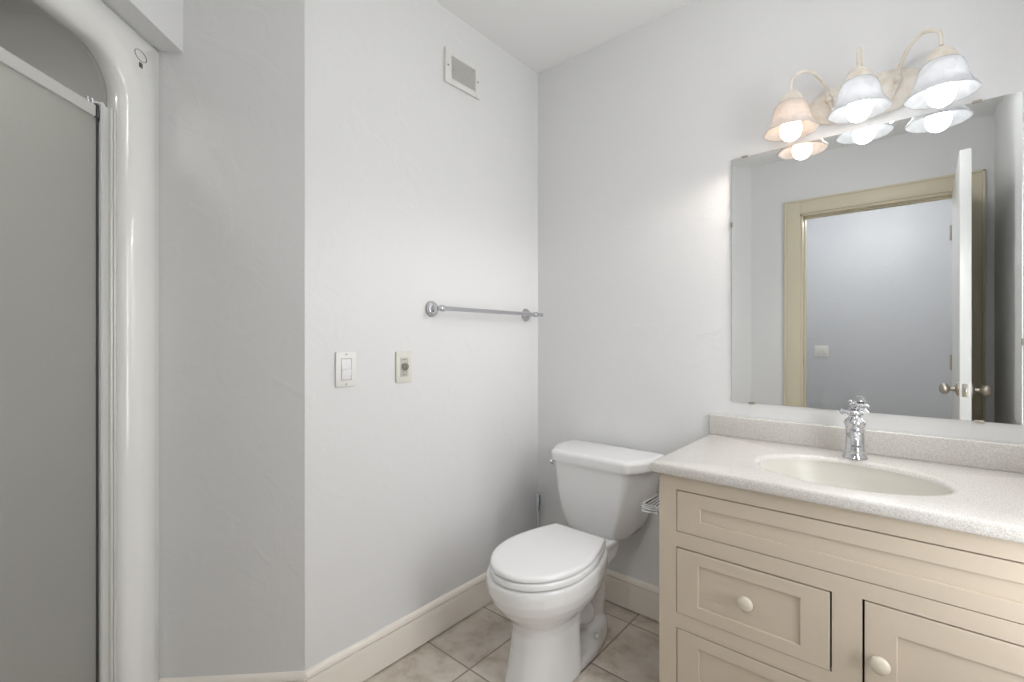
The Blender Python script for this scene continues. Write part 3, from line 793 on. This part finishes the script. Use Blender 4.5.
bm = bmesh.new(); rings(bm, [lid_outline(.4160, .004), lid_outline(.4175, .001), lid_outline(.424, .001), lid_outline(.4285, .003), lid_outline(.431, .008), lid_outline(.432, .02), lid_outline(.4325, .05)], cap0=True, cap1=True)
place('seat_cover', bm, M_SEAT, toilet, angle=40)
bm = bmesh.new(); rings(bm, [lid_outline(.380, .017), lid_outline(.4185, .017)], cap0=True, cap1=True); place('seat_gap_shade', bm, M_DARK, toilet)  # dark solid that paints shade into the gaps around the seat
for sx in (-.075, .075):
    bm = bmesh.new(); box(bm, TX+.01+sx-.020, TX+.01+sx+.020, 1.468, 1.500, .380, .414, .006, 3); place('hinge', bm, M_SEAT, toilet)

# tank: tapered, front corners chamfered
def tank_ring(z, yf, yb, hf, hb, ch, cx=TX-.013):
    """plan outline: back edge hb wide, front edge hf wide with rounded corners"""
    cx -= .012*max(0, (.64-z)/.28)
    P = [(-hb, yb), (-hb, yf+ch*1.6), (-hf, yf), (hf, yf), (hb, yf+ch*1.6), (hb, yb)]
    rr = [.012, .03, .022, .022, .03, .012]
    out = []; n = len(P)
    for i in range(n):
        p = Vector(P[i]); a = (Vector(P[i-1])-p).normalized(); b = (Vector(P[(i+1) % n])-p).normalized()
        r = rr[i]
        s = p+a*r; e = p+b*r
        for k in range(7):
            t = k/6; q = s*(1-t)**2+p*2*t*(1-t)+e*t*t
            out.append((cx+q.x, q.y, z))
    return out
bm = bmesh.new()
T = [(.358, 1.640, 1.735, .075, .100, .02), (.362, 1.604, 1.745, .094, .122, .025), (.372, 1.592, 1.755, .104, .142, .035), (.40, 1.586, 1.765, .112, .156, .045), (.45, 1.580, 1.772, .131, .175, .05), (.52, 1.574, 1.777, .145, .191, .055), (.59, 1.570, 1.780, .154, .202, .058), (.645, 1.566, 1.780, .160, .210, .06)]
rings(bm, [tank_ring(*a) for a in T], cap0=True, cap1=True)
tank = place('tank', bm, M_PORC, toilet, angle=40)
bm = bmesh.new()
T = [(.640, 1.564, 1.782, .162, .212, .06), (.642, 1.557, 1.785, .168, .219, .06), (.670, 1.555, 1.787, .170, .222, .06), (.680, 1.558, 1.786, .168, .219, .06), (.6850, 1.566, 1.782, .161, .212, .06), (.6865, 1.580, 1.774, .150, .200, .06)]
rings(bm, [tank_ring(*a) for a in T], cap0=True, cap1=True)
place('tank_lid', bm, M_PORC, toilet, angle=50)
bm = bmesh.new()
lx = TX-.013-.200
lathe(bm, [(0, 0), (.012, 0), (.012, .008), (.009, .013), (0, .014)], axisM((lx+.012, 1.600, .624), (-.75, -.65, 0)), 20)
tube(bm, spline([(lx+.004, 1.596, .624), (lx-.004, 1.604, .622), (lx-.006, 1.630, .620), (lx-.006, 1.655, .618)], 5), [.006]*16, 12)
place('flush_lever', bm, M_CHROME, toilet)
# supply line and stop valve behind
bm = bmesh.new(); tube(bm, spline([(TX-.15, 1.75, .40), (TX-.15, 1.76, .30), (TX-.13, 1.755, .2), (TX-.13, 1.785, .17)], 6), .005, 10); place('supply_line', bm, M_CHROME, toilet)

# ------------------------------------------------------------------ toilet brush in the corner
t = thing('toilet_brush', 'grey-blue plastic toilet brush standing in the corner behind the toilet', 'toilet brush', (.060, 1.735, 0))
bm = bmesh.new(); lathe(bm, [(0, 0), (.042, 0), (.044, .006), (.040, .09), (.036, .115), (.032, .115), (.036, .09), (.038, .012), (0, .010)], None, 32); place('holder', bm, M_SEAT, t)
bm = bmesh.new(); lathe(bm, [(0, .02), (.022, .03), (.024, .08), (.012, .095), (.006, .11), (.0055, .27), (.0065, .30), (.010, .33), (.0125, .37), (.0125, .395), (.0105, .41), (.008, .417), (0, .418)], None, 24)
place('handle', bm, M_BRUSH, t, angle=60)

bm = bmesh.new(); tube(bm, spline([(.0095, -.006, .412), (.0125, -.004, .395), (.0115, -.006, .372), (.0085, -.006, .350), (.006, -.005, .330)], 6), [.001, .0016]+[.0026]*21+[.0016, .001], 8); g_ = place('grip_inlay', bm, M_RUBBER, t); g_['label'] = 'dark wavy grip inlay'

# ------------------------------------------------------------------ paper holder on the cabinet side
t = thing('paper_holder', 'chrome toilet paper holder mounted on the side of the vanity cabinet', 'paper holder', (CX0, 1.47, .60))
bm = bmesh.new(); box(bm, -.008, .0004, -.072, .072, -.034, .016, .002); place('mount', bm, M_CHROME, t)
for y in (-.066, .066):
    bm = bmesh.new(); box(bm, -.104, -.006, y-.005, y+.005, .004, .012, .0015); box(bm, -.104, -.006, y-.003, y+.003, -.004, .005, .001); box(bm, -.104, -.006, y-.005, y+.005, -.012, -.004, .0015)
    place('arm', bm, M_CHROME, t)
bm = bmesh.new()
box(bm, -.106, -.098, -.070, .070, .002, .012, .001)
for k in range(7): box(bm, -.092+k*.012, -.088+k*.012, -.062, .062, .004, .009, .0008)
place('top_rack', bm, M_CHROME, t)
bm = bmesh.new(); box(bm, -.030, -.020, -.076, -.0722, -.030, .012, .001); place('front_bracket', bm, M_SEAT, t)
